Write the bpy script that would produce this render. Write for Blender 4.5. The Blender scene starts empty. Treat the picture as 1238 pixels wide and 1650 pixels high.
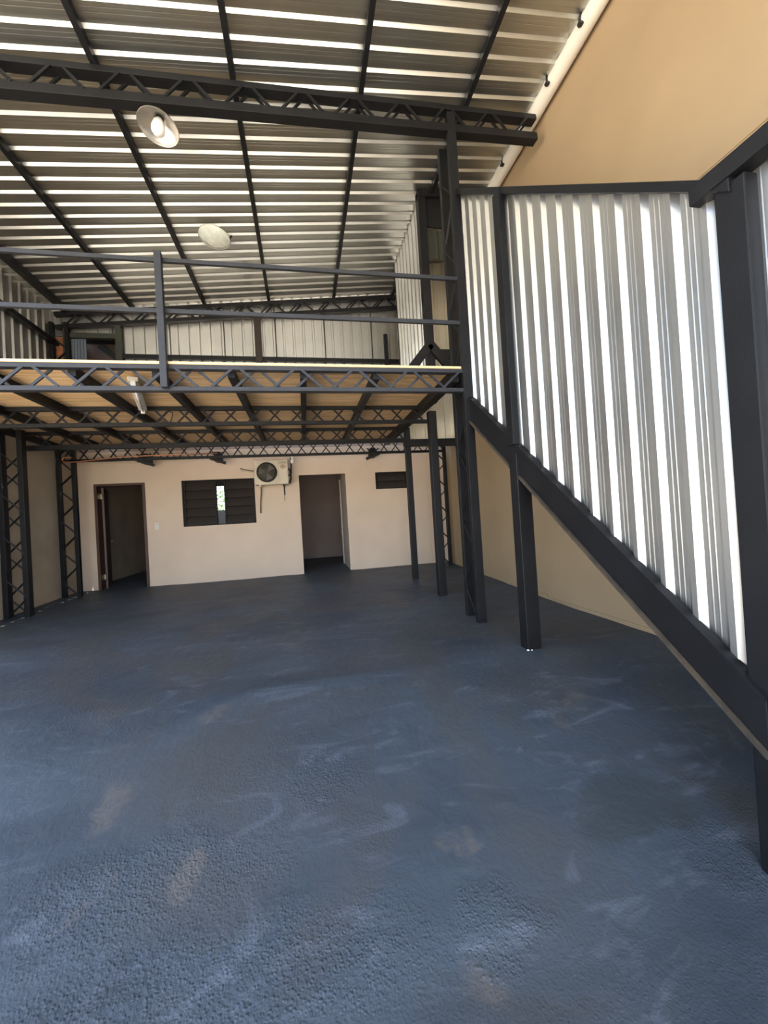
import bpy, bmesh, math, random
from mathutils import Vector, Matrix, noise

# ------------------------------------------------------------------ scene
S = bpy.context.scene
COL = S.collection
random.seed(7)

# camera (real position: eye 1.30 m above the floor)
cam_d = bpy.data.cameras.new('camera')
cam = bpy.data.objects.new('camera', cam_d)
COL.objects.link(cam)
cam_d.sensor_fit = 'HORIZONTAL'
cam_d.sensor_width = 36.0
cam_d.lens = 638.94 / 1238.0 * 36.0
cam_d.clip_start = 0.05
cam_d.clip_end = 500
YAW, PITCH, ROLL = math.radians(11.427), math.radians(0.671), math.radians(-3.438)
fwd = Vector((math.sin(YAW) * math.cos(PITCH), math.cos(YAW) * math.cos(PITCH), math.sin(PITCH)))
rgt = Vector((math.cos(YAW), -math.sin(YAW), 0))
upv = rgt.cross(fwd)
r2 = math.cos(ROLL) * rgt + math.sin(ROLL) * upv
u2 = -math.sin(ROLL) * rgt + math.cos(ROLL) * upv
mw = Matrix((r2, u2, -fwd)).transposed().to_4x4()
mw.translation = Vector((0, 0, 1.30))
cam.matrix_world = mw
S.camera = cam

# sky and sun
W = bpy.data.worlds.new('sky')
S.world = W
W.use_nodes = True
wn = W.node_tree
bg = wn.nodes['Background']
sky = wn.nodes.new('ShaderNodeTexSky')
sky.sky_type = 'NISHITA'
sky.sun_disc = False
sky.sun_elevation = math.radians(72)
sky.sun_rotation = math.radians(200)
sky.air_density = 1.0
sky.dust_density = 2.0
hsv = wn.nodes.new('ShaderNodeHueSaturation')
hsv.inputs['Saturation'].default_value = 0.85
wn.links.new(sky.outputs[0], hsv.inputs['Color'])
wn.links.new(hsv.outputs[0], bg.inputs[0])
bg.inputs[1].default_value = 0.40
sun_d = bpy.data.lights.new('sun', 'SUN')
sun_d.energy = 15.0
sun_d.angle = math.radians(0.6)
sun_d.color = (1.0, 0.95, 0.87)
sun = bpy.data.objects.new('sun', sun_d)
COL.objects.link(sun)
sun.rotation_euler = Vector((0.09, 0.29, -0.95)).to_track_quat('-Z', 'Y').to_euler()
sun.location = (-4, -12, 30)

vs = S.view_settings
vs.view_transform = 'Standard'
vs.look = 'None'
vs.exposure = 1.15
vs.gamma = 1.0
vs.use_curve_mapping = False


# -------------------------------------------------------------- materials
def new_mat(name):
    m = bpy.data.materials.new(name)
    m.use_nodes = True
    nt = m.node_tree
    return m, nt, nt.nodes['Principled BSDF']


def mat(name, col, rough=0.5, metal=0.0, var=0.12, scale=6.0, bump=0.0, bscale=60.0, spec=0.5, stretch=None, col2=None):
    m, nt, b = new_mat(name)
    b.inputs['Roughness'].default_value = rough
    b.inputs['Metallic'].default_value = metal
    b.inputs['Specular IOR Level'].default_value = spec
    tc = nt.nodes.new('ShaderNodeTexCoord')
    mp = nt.nodes.new('ShaderNodeMapping')
    nt.links.new(tc.outputs['Object'], mp.inputs[0])
    if stretch:
        mp.inputs['Scale'].default_value = stretch
    n = nt.nodes.new('ShaderNodeTexNoise')
    n.inputs['Scale'].default_value = scale
    n.inputs['Detail'].default_value = 6
    nt.links.new(mp.outputs[0], n.inputs['Vector'])
    r = nt.nodes.new('ShaderNodeValToRGB')
    r.color_ramp.elements[0].position = 0.3
    r.color_ramp.elements[1].position = 0.7
    c2 = col2 if col2 else [min(1, c * (1 + var)) for c in col]
    c1 = [c * (1 - var) for c in col] if not col2 else col
    r.color_ramp.elements[0].color = (*c1, 1)
    r.color_ramp.elements[1].color = (*c2, 1)
    nt.links.new(n.outputs[0], r.inputs[0])
    nt.links.new(r.outputs[0], b.inputs['Base Color'])
    if bump:
        n2 = nt.nodes.new('ShaderNodeTexNoise')
        n2.inputs['Scale'].default_value = bscale
        n2.inputs['Detail'].default_value = 8
        nt.links.new(mp.outputs[0], n2.inputs['Vector'])
        bp = nt.nodes.new('ShaderNodeBump')
        bp.inputs['Strength'].default_value = bump
        bp.inputs['Distance'].default_value = 0.01
        nt.links.new(n2.outputs[0], bp.inputs['Height'])
        nt.links.new(bp.outputs[0], b.inputs['Normal'])
    return m


MT = {}
MT['steel'] = mat('black_steel_paint', (0.008, 0.0085, 0.010), 0.5, 0, 0.25, 3.0, 0.08, 90, 0.3)
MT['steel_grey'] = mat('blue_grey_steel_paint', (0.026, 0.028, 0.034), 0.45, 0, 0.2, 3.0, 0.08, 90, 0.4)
MT['steel_brown'] = mat('brown_primer_steel', (0.03, 0.018, 0.015), 0.55, 0, 0.3, 3.0)
MT['dusty'] = mat('dusty_rusty_steel', (0.03, 0.027, 0.022), 0.8, 0, 0.2, 9.0, 0.2, 60, col2=(0.09, 0.065, 0.042))
MT['green_steel'] = mat('dark_green_steel', (0.035, 0.04, 0.03), 0.5)
MT['zinc'] = mat('bare_zinc_sheet', (0.62, 0.62, 0.60), 0.34, 0.92, 0.05, 2.5)
MT['zinc_roof'] = mat('roof_zinc_sheet', (0.50, 0.51, 0.48), 0.36, 0.95, 0.06, 2.0)
MT['cream_sheet'] = mat('pale_cream_painted_sheet', (0.80, 0.74, 0.58), 0.5, 0, 0.05, 3.0)
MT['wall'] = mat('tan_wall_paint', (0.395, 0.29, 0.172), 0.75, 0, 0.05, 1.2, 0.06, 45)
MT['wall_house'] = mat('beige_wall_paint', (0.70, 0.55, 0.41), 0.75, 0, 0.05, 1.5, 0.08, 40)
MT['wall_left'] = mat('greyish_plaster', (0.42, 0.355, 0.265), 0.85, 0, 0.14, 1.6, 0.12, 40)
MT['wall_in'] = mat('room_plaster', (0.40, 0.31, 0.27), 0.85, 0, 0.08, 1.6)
MT['brown_wood'] = mat('brown_wood', (0.075, 0.034, 0.022), 0.5, 0, 0.3, 4.0, stretch=(8, 8, 0.6))
MT['louvre'] = mat('dark_louvre', (0.036, 0.029, 0.024), 0.45, 0, 0.2, 4.0, spec=0.35)
MT['frame'] = mat('dark_window_frame', (0.016, 0.012, 0.010), 0.6, spec=0.2)
MT['reveal'] = mat('pale_reveal', (0.62, 0.53, 0.42), 0.8)
MT['white'] = mat('white_plastic', (0.78, 0.76, 0.70), 0.4)
MT['cream'] = mat('aged_cream_metal', (0.66, 0.58, 0.44), 0.5, 0, 0.12, 5.0)
MT['ac_dark'] = mat('dark_coil', (0.05, 0.042, 0.03), 0.6, 0, 0.5, 14.0, stretch=(6, 1, 0.5))
MT['ac_grille'] = mat('grille_wire', (0.10, 0.09, 0.07), 0.5)
MT['ac_red'] = mat('emblem_brown_red', (0.22, 0.075, 0.045), 0.5)
MT['pvc'] = mat('white_pvc', (0.80, 0.77, 0.68), 0.35, 0, 0.06, 3.0)
MT['enamel'] = mat('white_enamel_dusty', (0.62, 0.59, 0.52), 0.35, 0, 0.15, 9.0)
MT['alu'] = mat('spun_aluminium', (0.55, 0.53, 0.49), 0.35, 0.8, 0.1, 9.0)
MT['opal'] = mat('opal_bulb', (0.85, 0.83, 0.78), 0.25)
MT['glass_dish'] = mat('pale_glass_dish', (0.72, 0.78, 0.72), 0.2, 0, 0.15, 14.0)
MT['copper'] = mat('copper_pipe', (0.62, 0.27, 0.14), 0.35, 0.7)
MT['rubber'] = mat('black_rubber', (0.015, 0.015, 0.015), 0.6)
MT['hose'] = mat('brown_hose', (0.13, 0.09, 0.065), 0.6)
MT['tile'] = mat('grey_wall_tile', (0.52, 0.46, 0.40), 0.3, 0, 0.12, 9.0)
MT['grout'] = mat('pale_grout', (0.70, 0.62, 0.53), 0.9)
MT['brick'] = mat('orange_hollow_brick', (0.34, 0.13, 0.055), 0.85, 0, 0.25, 9.0, 0.2)
MT['mortar'] = mat('grey_mortar', (0.33, 0.27, 0.22), 0.9)
MT['pinkwall'] = mat('brown_pink_render', (0.20, 0.145, 0.12), 0.9)
MT['slate_blind'] = mat('blue_grey_blind', (0.12, 0.15, 0.19), 0.5)
MT['leaf'] = mat('leaf', (0.12, 0.26, 0.05), 0.5, 0, 0.3, 20)
MT['bark'] = mat('bark', (0.12, 0.08, 0.05), 0.9)
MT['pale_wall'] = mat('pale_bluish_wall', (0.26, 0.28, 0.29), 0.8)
MT['yard'] = mat('sunlit_yard', (0.52, 0.455, 0.37), 0.95, 0, 0.15, 0.6, 0.2, 8)
MT['chip'] = mat('white_plaster_chip', (0.75, 0.74, 0.72), 0.8)
MT['brass'] = mat('bright_hinge', (0.75, 0.66, 0.42), 0.3, 0.8)


def plywood(name, base, dark, edge=False):
    m, nt, b = new_mat(name)
    b.inputs['Roughness'].default_value = 0.6
    tc = nt.nodes.new('ShaderNodeTexCoord')
    mp = nt.nodes.new('ShaderNodeMapping')
    mp.inputs['Scale'].default_value = (0.7, 7.0, 7.0)
    oi = nt.nodes.new('ShaderNodeObjectInfo')
    nt.links.new(tc.outputs['Object'], mp.inputs[0])
    add = nt.nodes.new('ShaderNodeVectorMath')
    add.operation = 'ADD'
    mul = nt.nodes.new('ShaderNodeMath')
    mul.operation = 'MULTIPLY'
    mul.inputs[1].default_value = 37.0
    nt.links.new(oi.outputs['Random'], mul.inputs[0])
    nt.links.new(mp.outputs[0], add.inputs[0])
    nt.links.new(mul.outputs[0], add.inputs[1])
    n = nt.nodes.new('ShaderNodeTexNoise')
    n.inputs['Scale'].default_value = 1.6
    n.inputs['Detail'].default_value = 7
    n.inputs['Distortion'].default_value = 1.6
    nt.links.new(add.outputs[0], n.inputs['Vector'])
    r = nt.nodes.new('ShaderNodeValToRGB')
    r.color_ramp.elements[0].position = 0.32
    r.color_ramp.elements[1].position = 0.62
    r.color_ramp.elements[0].color = (*dark, 1)
    r.color_ramp.elements[1].color = (*base, 1)
    nt.links.new(n.outputs[0], r.inputs[0])
    nt.links.new(r.outputs[0], b.inputs['Base Color'])
    return m


MT['ply'] = plywood('plywood', (0.84, 0.58, 0.31), (0.56, 0.34, 0.15))
MT['plyedge'] = mat('raw_plywood_edge', (0.78, 0.62, 0.34), 0.7, 0, 0.08, 5)


def floor_mat():
    m, nt, b = new_mat('blue_grey_floor_paint')
    L = nt.links.new
    N = nt.nodes.new
    tc = N('ShaderNodeTexCoord')

    def nz(scale, detail, dist=0.0, rough=0.55, vec=None):
        n = N('ShaderNodeTexNoise')
        n.inputs['Scale'].default_value = scale
        n.inputs['Detail'].default_value = detail
        n.inputs['Distortion'].default_value = dist
        n.inputs['Roughness'].default_value = rough
        L(vec if vec else tc.outputs['Object'], n.inputs['Vector'])
        return n.outputs[0]

    def ramp(src, p0, p1, c0=(0, 0, 0), c1=(1, 1, 1)):
        r = N('ShaderNodeValToRGB')
        r.color_ramp.elements[0].position = p0
        r.color_ramp.elements[1].position = p1
        r.color_ramp.elements[0].color = (*c0, 1)
        r.color_ramp.elements[1].color = (*c1, 1)
        L(src, r.inputs[0])
        return r.outputs[0]

    def mix(f, a, bb):
        x = N('ShaderNodeMix')
        x.data_type = 'RGBA'
        L(f, x.inputs[0])
        for s, v in ((6, a), (7, bb)):
            if isinstance(v, tuple):
                x.inputs[s].default_value = (*v, 1)
            else:
                L(v, x.inputs[s])
        return x.outputs[2]
    mp = N('ShaderNodeMapping')
    mp.inputs['Scale'].default_value = (0.55, 1.5, 1)
    mp.inputs['Rotation'].default_value = (0, 0, 0.15)
    L(tc.outputs['Object'], mp.inputs[0])
    base = mix(ramp(nz(0.9, 6, 0.6, 0.6, mp.outputs[0]), 0.35, 0.68), (0.031, 0.045, 0.063), (0.060, 0.082, 0.106))
    base = mix(ramp(nz(0.75, 5, 1.0), 0.47, 0.62), base, (0.052, 0.060, 0.068))
    worn = ramp(nz(1.7, 9, 1.2, 0.66), 0.62, 0.72)
    base = mix(worn, base, (0.088, 0.088, 0.090))
    dust = ramp(nz(2.6, 8, 2.0, 0.62, mp.outputs[0]), 0.56, 0.78)
    base = mix(dust, base, (0.115, 0.138, 0.178))
    # individual worn marks and smooth / gritty areas, each with its own place on the floor
    wob = N('ShaderNodeTexNoise')
    wob.inputs['Scale'].default_value = 3.2
    wob.inputs['Detail'].default_value = 5
    L(tc.outputs['Object'], wob.inputs['Vector'])
    wsub = N('ShaderNodeVectorMath')
    wsub.operation = 'MULTIPLY_ADD'
    L(wob.outputs['Color'], wsub.inputs[0])
    wsub.inputs[1].default_value = (0.42, 0.42, 0.0)
    L(tc.outputs['Object'], wsub.inputs[2])

    def blob(cx, cy, rx, ry, soft=0.35):
        mpp = N('ShaderNodeMapping')
        mpp.vector_type = 'TEXTURE'
        mpp.inputs['Location'].default_value = (cx + 0.21, cy + 0.21, 0)
        mpp.inputs['Scale'].default_value = (rx, ry, 1000.0)
        L(wsub.outputs[0], mpp.inputs[0])
        ln = N('ShaderNodeVectorMath')
        ln.operation = 'LENGTH'
        L(mpp.outputs[0], ln.inputs[0])
        return ramp(ln.outputs['Value'], 1.0 - soft, 1.0, (1, 1, 1), (0, 0, 0))

    def fmax(*ms):
        o_ = ms[0]
        for q in ms[1:]:
            x = N('ShaderNodeMath')
            x.operation = 'MAXIMUM'
            L(o_, x.inputs[0])
            L(q, x.inputs[1])
            o_ = x.outputs[0]
        return o_

    def fmul(a, v):
        x = N('ShaderNodeMath')
        x.operation = 'MULTIPLY'
        L(a, x.inputs[0])
        if isinstance(v, float):
            x.inputs[1].default_value = v
        else:
            L(v, x.inputs[1])
        return x.outputs[0]
    gray = fmax(blob(-0.75, 2.62, 0.62, 0.45, 0.6), blob(0.95, 3.1, 0.28, 1.9, 0.7), blob(-0.55, 1.95, 0.45, 0.25, 0.6))
    base = mix(fmul(gray, 0.75), base, (0.053, 0.061, 0.068))
    oval = blob(1.66, 1.88, 0.36, 0.22, 0.18)
    base = mix(fmul(oval, 0.8), base, (0.036, 0.048, 0.056))
    brown = fmax(blob(-1.10, 2.47, 0.12, 0.16, 0.4), blob(-0.60, 2.0, 0.10, 0.13, 0.4), blob(0.66, 1.90, 0.10, 0.07, 0.4), blob(0.53, 1.44, 0.09, 0.15, 0.6), blob(-0.75, 3.05, 0.14, 0.09, 0.5))
    base = mix(fmul(brown, fmul(ramp(nz(7, 8, 0.8, 0.65), 0.36, 0.56), 0.62)), base, (0.112, 0.107, 0.102))
    speck = ramp(nz(120, 3), 0.70, 0.80)
    base = mix(speck, base, (0.085, 0.10, 0.125))
    L(base, b.inputs['Base Color'])
    rr = N('ShaderNodeMapRange')
    rr.inputs[3].default_value = 0.42
    rr.inputs[4].default_value = 0.72
    L(nz(1.3, 5, 0.5), rr.inputs[0])
    L(rr.outputs[0], b.inputs['Roughness'])
    # pitted grit, only in rough areas
    grit = nz(48, 5, 0.0, 0.6)
    vor = N('ShaderNodeTexVoronoi')
    vor.inputs['Scale'].default_value = 62
    L(tc.outputs['Object'], vor.inputs['Vector'])
    vm = ramp(vor.outputs['Distance'], 0.05, 0.45, (1, 1, 1), (0, 0, 0))
    mask = fmax(fmul(ramp(nz(0.8, 4, 0.6), 0.52, 0.62), 0.5), blob(0.0, 2.42, 0.34, 0.20, 0.5), blob(0.70, 1.58, 0.26, 0.14, 0.5), blob(-0.80, 2.02, 0.75, 0.26, 0.5), blob(1.90, 1.60, 0.24, 0.2, 0.5), blob(-0.5, 1.60, 1.1, 0.30, 0.5))
    sep = N('ShaderNodeSeparateXYZ')
    L(tc.outputs['Object'], sep.inputs[0])
    near = N('ShaderNodeMapRange')
    near.inputs[1].default_value = 1.9
    near.inputs[2].default_value = 1.2
    near.inputs[3].default_value = 0.0
    near.inputs[4].default_value = 0.35
    L(sep.outputs[1], near.inputs[0])
    mx = N('ShaderNodeMath')
    mx.operation = 'ADD'
    mx.use_clamp = True
    L(mask, mx.inputs[0])
    L(near.outputs[0], mx.inputs[1])
    h1 = N('ShaderNodeMath')
    h1.operation = 'MULTIPLY_ADD'
    L(vm, h1.inputs[0])
    h1.inputs[1].default_value = 0.45
    L(grit, h1.inputs[2])
    h2 = N('ShaderNodeMath')
    h2.operation = 'MULTIPLY'
    L(h1.outputs[0], h2.inputs[0])
    L(mx.outputs[0], h2.inputs[1])
    h3 = N('ShaderNodeMath')
    h3.operation = 'MULTIPLY_ADD'
    L(nz(9, 8, 0.4, 0.6), h3.inputs[0])
    h3.inputs[1].default_value = 0.9
    L(h2.outputs[0], h3.inputs[2])
    bp = N('ShaderNodeBump')
    bp.inputs['Strength'].default_value = 0.8
    bp.inputs['Distance'].default_value = 0.012
    L(h3.outputs[0], bp.inputs['Height'])
    L(bp.outputs[0], b.inputs['Normal'])
    return m


MT['floor'] = floor_mat()

# ---------------------------------------------------------------- helpers
ORG = {}


def tag(o, label=None, cat=None, group=None, kind=None):
    if label:
        o['label'] = label
    if cat:
        o['category'] = cat
    if group:
        o['group'] = group
    if kind:
        o['kind'] = kind
    return o


def empty(name, loc, label=None, cat=None, group=None, kind=None):
    o = bpy.data.objects.new(name, None)
    o.empty_display_size = 0.2
    COL.objects.link(o)
    o.location = loc
    ORG[o] = Vector(loc)
    return tag(o, label, cat, group, kind)


class MB:
    """collects solid shapes given in world coordinates; build() links ONE object"""

    def __init__(self):
        self.v, self.f, self.sm = [], [], []

    def add(self, vs_, fs, smooth=False):
        n = len(self.v)
        self.v += [Vector(x) for x in vs_]
        self.f += [tuple(i + n for i in f) for f in fs]
        self.sm += [smooth] * len(fs)
        return self

    def box(self, a, b):
        (x0, y0, z0), (x1, y1, z1) = a, b
        return self.add([(x0, y0, z0), (x1, y0, z0), (x1, y1, z0), (x0, y1, z0), (x0, y0, z1), (x1, y0, z1), (x1, y1, z1), (x0, y1, z1)],
                        [(3, 2, 1, 0), (4, 5, 6, 7), (0, 1, 5, 4), (1, 2, 6, 5), (2, 3, 7, 6), (3, 0, 4, 7)])

    def beam(self, p0, p1, w, h, up=(0, 0, 1)):
        p0, p1 = Vector(p0), Vector(p1)
        d = (p1 - p0).normalized()
        s = d.cross(Vector(up)).normalized()
        u = s.cross(d)
        q = []
        for p in (p0, p1):
            for a, c in ((-1, -1), (1, -1), (1, 1), (-1, 1)):
                q.append(p + s * (a * w / 2) + u * (c * h / 2))
        return self.add(q, [(0, 1, 2, 3), (7, 6, 5, 4), (4, 5, 1, 0), (5, 6, 2, 1), (6, 7, 3, 2), (7, 4, 0, 3)])

    def prism(self, pts, axis, a, b):
        """polygon in the plane across `axis` (0,1,2), extruded from a to b"""
        n = len(pts)
        def mk(p, t):
            l = list(p)
            l.insert(axis, t)
            return l
        v = [mk(p, a) for p in pts] + [mk(p, b) for p in pts]
        f = [tuple(range(n - 1, -1, -1)), tuple(range(n, 2 * n))]
        for i in range(n):
            j = (i + 1) % n
            f.append((i, j, j + n, i + n))
        return self.add(v, f)

    def tube(self, pts, r, seg=10, caps=True):
        pts = [Vector(p) for p in pts]
        rings = []
        prev = None
        for i, p in enumerate(pts):
            d = (pts[min(i + 1, len(pts) - 1)] - pts[max(i - 1, 0)]).normalized()
            ref = prev if prev else (Vector((0, 0, 1)) if abs(d.z) < 0.9 else Vector((1, 0, 0)))
            s = d.cross(ref).normalized()
            u = s.cross(d).normalized()
            prev = u
            rr = r[i] if isinstance(r, (list, tuple)) else r
            rings.append([p + (s * math.cos(2 * math.pi * k / seg) + u * math.sin(2 * math.pi * k / seg)) * rr for k in range(seg)])
        v = [q for ring in rings for q in ring]
        f = []
        for i in range(len(rings) - 1):
            for k in range(seg):
                a, b_ = i * seg + k, i * seg + (k + 1) % seg
                f.append((a, b_, b_ + seg, a + seg))
        self.add(v, f, True)
        if caps:
            n = len(self.v) - len(v)
            self.f += [tuple(n + k for k in range(seg - 1, -1, -1)), tuple(n + len(v) - seg + k for k in range(seg))]
            self.sm += [False, False]
        return self

    def lathe(self, c, prof, seg=32, ax=Vector((0, 0, 1))):
        """prof: (radius, height along ax) list"""
        c = Vector(c)
        ax = Vector(ax).normalized()
        s = ax.cross(Vector((0.3, 0.9, 0.1))).normalized()
        t = ax.cross(s)
        v, f = [], []
        for (r, h) in prof:
            for k in range(seg):
                a = 2 * math.pi * k / seg
                v.append(c + ax * h + (s * math.cos(a) + t * math.sin(a)) * r)
        for i in range(len(prof) - 1):
            for k in range(seg):
                a, b_ = i * seg + k, i * seg + (k + 1) % seg
                f.append((a, b_, b_ + seg, a + seg))
        return self.add(v, f, True)

    def build(self, name, m, parent=None, bevel=0.0, **kw):
        lo = Vector((min(p.x for p in self.v), min(p.y for p in self.v), min(p.z for p in self.v)))
        hi = Vector((max(p.x for p in self.v), max(p.y for p in self.v), max(p.z for p in self.v)))
        c = (lo + hi) / 2
        if parent is None:
            c.z = lo.z
        me = bpy.data.meshes.new(name)
        me.from_pydata([p - c for p in self.v], [], self.f)
        me.polygons.foreach_set('use_smooth', self.sm)
        me.materials.append(MT[m])
        bm = bmesh.new()
        bm.from_mesh(me)
        bmesh.ops.recalc_face_normals(bm, faces=bm.faces)
        bm.to_mesh(me)
        bm.free()
        o = bpy.data.objects.new(name, me)
        COL.objects.link(o)
        if parent is not None:
            o.parent = parent
            o.location = c - ORG[parent]
        else:
            o.location = c
        ORG[o] = c
        if bevel:
            md = o.modifiers.new('bevel', 'BEVEL')
            md.width = bevel
            md.segments = 2
            md.limit_method = 'ANGLE'
        return tag(o, **kw)


_unit = {}


def bar(name, parent, p0, p1, w, h, m='steel', up=(0, 0, 1)):
    """straight bar sharing one mesh per material, child of `parent`"""
    if m not in _unit:
        b = MB().box((-.5, -.5, -.5), (.5, .5, .5))
        me = bpy.data.meshes.new('bar')
        me.from_pydata([tuple(q) for q in b.v], [], b.f)
        me.materials.append(MT[m])
        _unit[m] = me
    p0, p1 = Vector(p0), Vector(p1)
    d = p1 - p0
    ln = d.length
    d.normalize()
    s = d.cross(Vector(up))
    if s.length < 1e-4:
        s = d.cross(Vector((0, 1, 0)))
    s.normalize()
    u = s.cross(d)
    M = Matrix((d * ln, s * w, u * h)).transposed().to_4x4()
    c = (p0 + p1) / 2
    M.translation = c - ORG[parent]
    o = bpy.data.objects.new(name, _unit[m])
    COL.objects.link(o)
    o.parent = parent
    o.matrix_basis = M
    ORG[o] = c
    return o


def sheet_profile(n, pitch, h, r, crest, stiff=0.0025, lead=0.0):
    """(t, offset) points of n trapezoid ribs"""
    pan = pitch - 2 * r - crest
    pts = []
    for i in range(n):
        t = i * pitch + lead
        pts.append((t, 0))
        if stiff:
            for q in (0.33, 0.67):
                a = t + pan * q
                pts += [(a - 0.006, 0), (a, stiff), (a + 0.006, 0)]
        pts += [(t + pan, 0), (t + pan + r, h), (t + pan + r + crest, h), (t + pan + 2 * r + crest, 0)]
    pts.append((n * pitch + lead + 0.02, 0))
    return pts


def sheet(name, parent, prof, fn_lo, fn_hi, m, t0=None, t1=None):
    """corrugated sheet: fn_lo/fn_hi map (t, off) to its two end points"""
    pts = prof
    if t0 is not None:
        out = []
        for (a, oa), (b, ob) in zip(pts[:-1], pts[1:]):
            if b <= t0 or a >= t1 or b - a < 1e-9:
                continue
            for tt in (a, b):
                tc = min(max(tt, t0), t1)
                oo = oa + (ob - oa) * (tc - a) / (b - a)
                if not out or tc - out[-1][0] > 1e-7:
                    out.append((tc, oo))
        pts = out
    if len(pts) < 2:
        return None
    v, f = [], []
    for (t, o_) in pts:
        v += [fn_lo(t, o_), fn_hi(t, o_)]
    for i in range(len(pts) - 1):
        f.append((2 * i, 2 * i + 2, 2 * i + 3, 2 * i + 1))
    b = MB().add(v, f)
    ob = b.build(name, m, parent)
    sd = ob.modifiers.new('thickness', 'SOLIDIFY')
    sd.thickness = 0.0012
    return ob


def truss(name, p0, p1, depth, ch, cw, period, phase, gap_t, gap_b, bw, bh, label, cat='truss', group=None,
          webs=((-0.03, 0.0), (0.03, 0.5)), m='steel', slope_bottom=None, ch_b=None):
    """p0,p1: ends of the top chord's upper edge centre line (runs mainly along X)."""
    p0, p1 = Vector(p0), Vector(p1)
    ch_b = ch_b or ch
    root = empty(name, (p0.x, p0.y, p0.z - depth), label, cat, group)
    d = p1 - p0
    up = Vector((0, 0, 1))
    db = slope_bottom if slope_bottom is not None else 0.0
    MB().beam(p0 - up * ch / 2, p1 - up * ch / 2, cw, ch).build('top_chord', m, root, 0.004)
    b0 = p0 - up * (depth - ch_b / 2)
    b1 = p1 - up * (depth + db - ch_b / 2)
    MB().beam(b0, b1, cw, ch_b).build('bottom_chord', m, root, 0.004)
    side = Vector((-d.y, d.x, 0)).normalized()
    L = d.length
    xdir = d.normalized()

    def top(x):
        t = (x - p0.x) / d.x
        return p0 + d * t - up * (ch * 0.85)

    def bot(x):
        t = (x - p0.x) / d.x
        return p0 + d * t - up * (depth + db * t - ch_b * 0.85)
    for (off, ph) in webs:
        x = p0.x + ((phase + ph * period - p0.x) % period) - period
        while x < p1.x + period:
            a, b_ = x + gap_t / 2, x + period / 2 - gap_b / 2
            c_, e = x + period / 2 + gap_b / 2, x + period - gap_t / 2
            for xa, xb, fa, fb in ((a, b_, top, bot), (c_, e, bot, top)):
                if xa > p0.x and xb < p1.x:
                    bar('diagonal', root, fa(xa) + side * off, fb(xb) + side * off, bw, bh, m)
            x += period
    return root


def wall_with_holes(name, x0, x1, z0, z1, y0, y1, holes, m, **kw):
    xs = sorted({x0, x1, *[h[0] for h in holes], *[h[1] for h in holes]})
    zs = sorted({z0, z1, *[h[2] for h in holes], *[h[3] for h in holes]})
    bm = bmesh.new()
    solid = {}
    for i in range(len(xs) - 1):
        for j in range(len(zs) - 1):
            cx, cz = (xs[i] + xs[i + 1]) / 2, (zs[j] + zs[j + 1]) / 2
            solid[i, j] = not any(h[0] < cx < h[1] and h[2] < cz < h[3] for h in holes)
    b = MB()
    for (i, j), s in solid.items():
        if not s:
            continue
        a, c, e, g = xs[i], xs[i + 1], zs[j], zs[j + 1]
        b.add([(a, y0, e), (c, y0, e), (c, y0, g), (a, y0, g)], [(0, 1, 2, 3)])
        b.add([(a, y1, e), (c, y1, e), (c, y1, g), (a, y1, g)], [(3, 2, 1, 0)])
        for di, dj, q in ((-1, 0, [(a, y0, e), (a, y0, g), (a, y1, g), (a, y1, e)]), (1, 0, [(c, y0, e), (c, y1, e), (c, y1, g), (c, y0, g)]),
                          (0, -1, [(a, y0, e), (a, y1, e), (c, y1, e), (c, y0, e)]), (0, 1, [(a, y0, g), (c, y0, g), (c, y1, g), (a, y1, g)])):
            if not solid.get((i + di, j + dj), False):
                b.add(q, [(0, 1, 2, 3)])
    bm.free()
    return b.build(name, m, **kw)


# --------------------------------------------------------------- geometry
XL, XR = -4.46, 3.28          # masonry side walls
YB = 8.90                     # house wall
DECK = 3.0


def clamp(v, a=0.0, b=1.0):
    return max(a, min(b, v))


def zf(x, y):
    r = 0.15 * clamp((y - 4.4) / 4.5)
    t = clamp((3.3 - y) / 1.9)
    r -= 0.45 * (t * t * (3 - 2 * t) * 0.4 + t * 0.6)
    return r + 0.035 * clamp(-(x + 2) / 2.4) * clamp((y - 4.4) / 2.0)


def zroof(x):
    return 6.009 + 0.102 * x


# floor: one poured slab, lightly uneven
def make_floor():
    nx, ny = 170, 300
    x0, x1, y0, y1 = XL - 0.1, XR + 0.1, -2.2, 12.6
    v, f = [], []
    for j in range(ny + 1):
        y = y0 + (y1 - y0) * j / ny
        for i in range(nx + 1):
            x = x0 + (x1 - x0) * i / nx
            p = Vector((x, y, 0))
            z = zf(x, y) + 0.007 * noise.noise(p * 0.9) + 0.004 * noise.noise(p * 2.7 + Vector((5, 1, 0)))
            rg = noise.noise(p * 0.8 + Vector((9, 4, 2)))
            if rg > 0.0:
                z += min(rg, 0.4) * 0.008 * noise.noise(p * 9.0)
            v.append((x, y, z))
    for j in range(ny):
        for i in range(nx):
            a = j * (nx + 1) + i
            f.append((a, a + 1, a + nx + 2, a + nx + 1))
    me = bpy.data.meshes.new('floor')
    me.from_pydata(v, [], f)
    me.polygons.foreach_set('use_smooth', [True] * len(f))
    me.materials.append(MT['floor'])
    o = bpy.data.objects.new('floor', me)
    COL.objects.link(o)
    tag(o, 'rough concrete floor painted slate blue with worn patches', 'floor', kind='structure')


make_floor()
MB().box((-45, -60, -0.80), (45, 45, -0.50)).build('ground_outside', 'yard', label='pale earth yard outside the open front', cat='ground', kind='structure')

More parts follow.
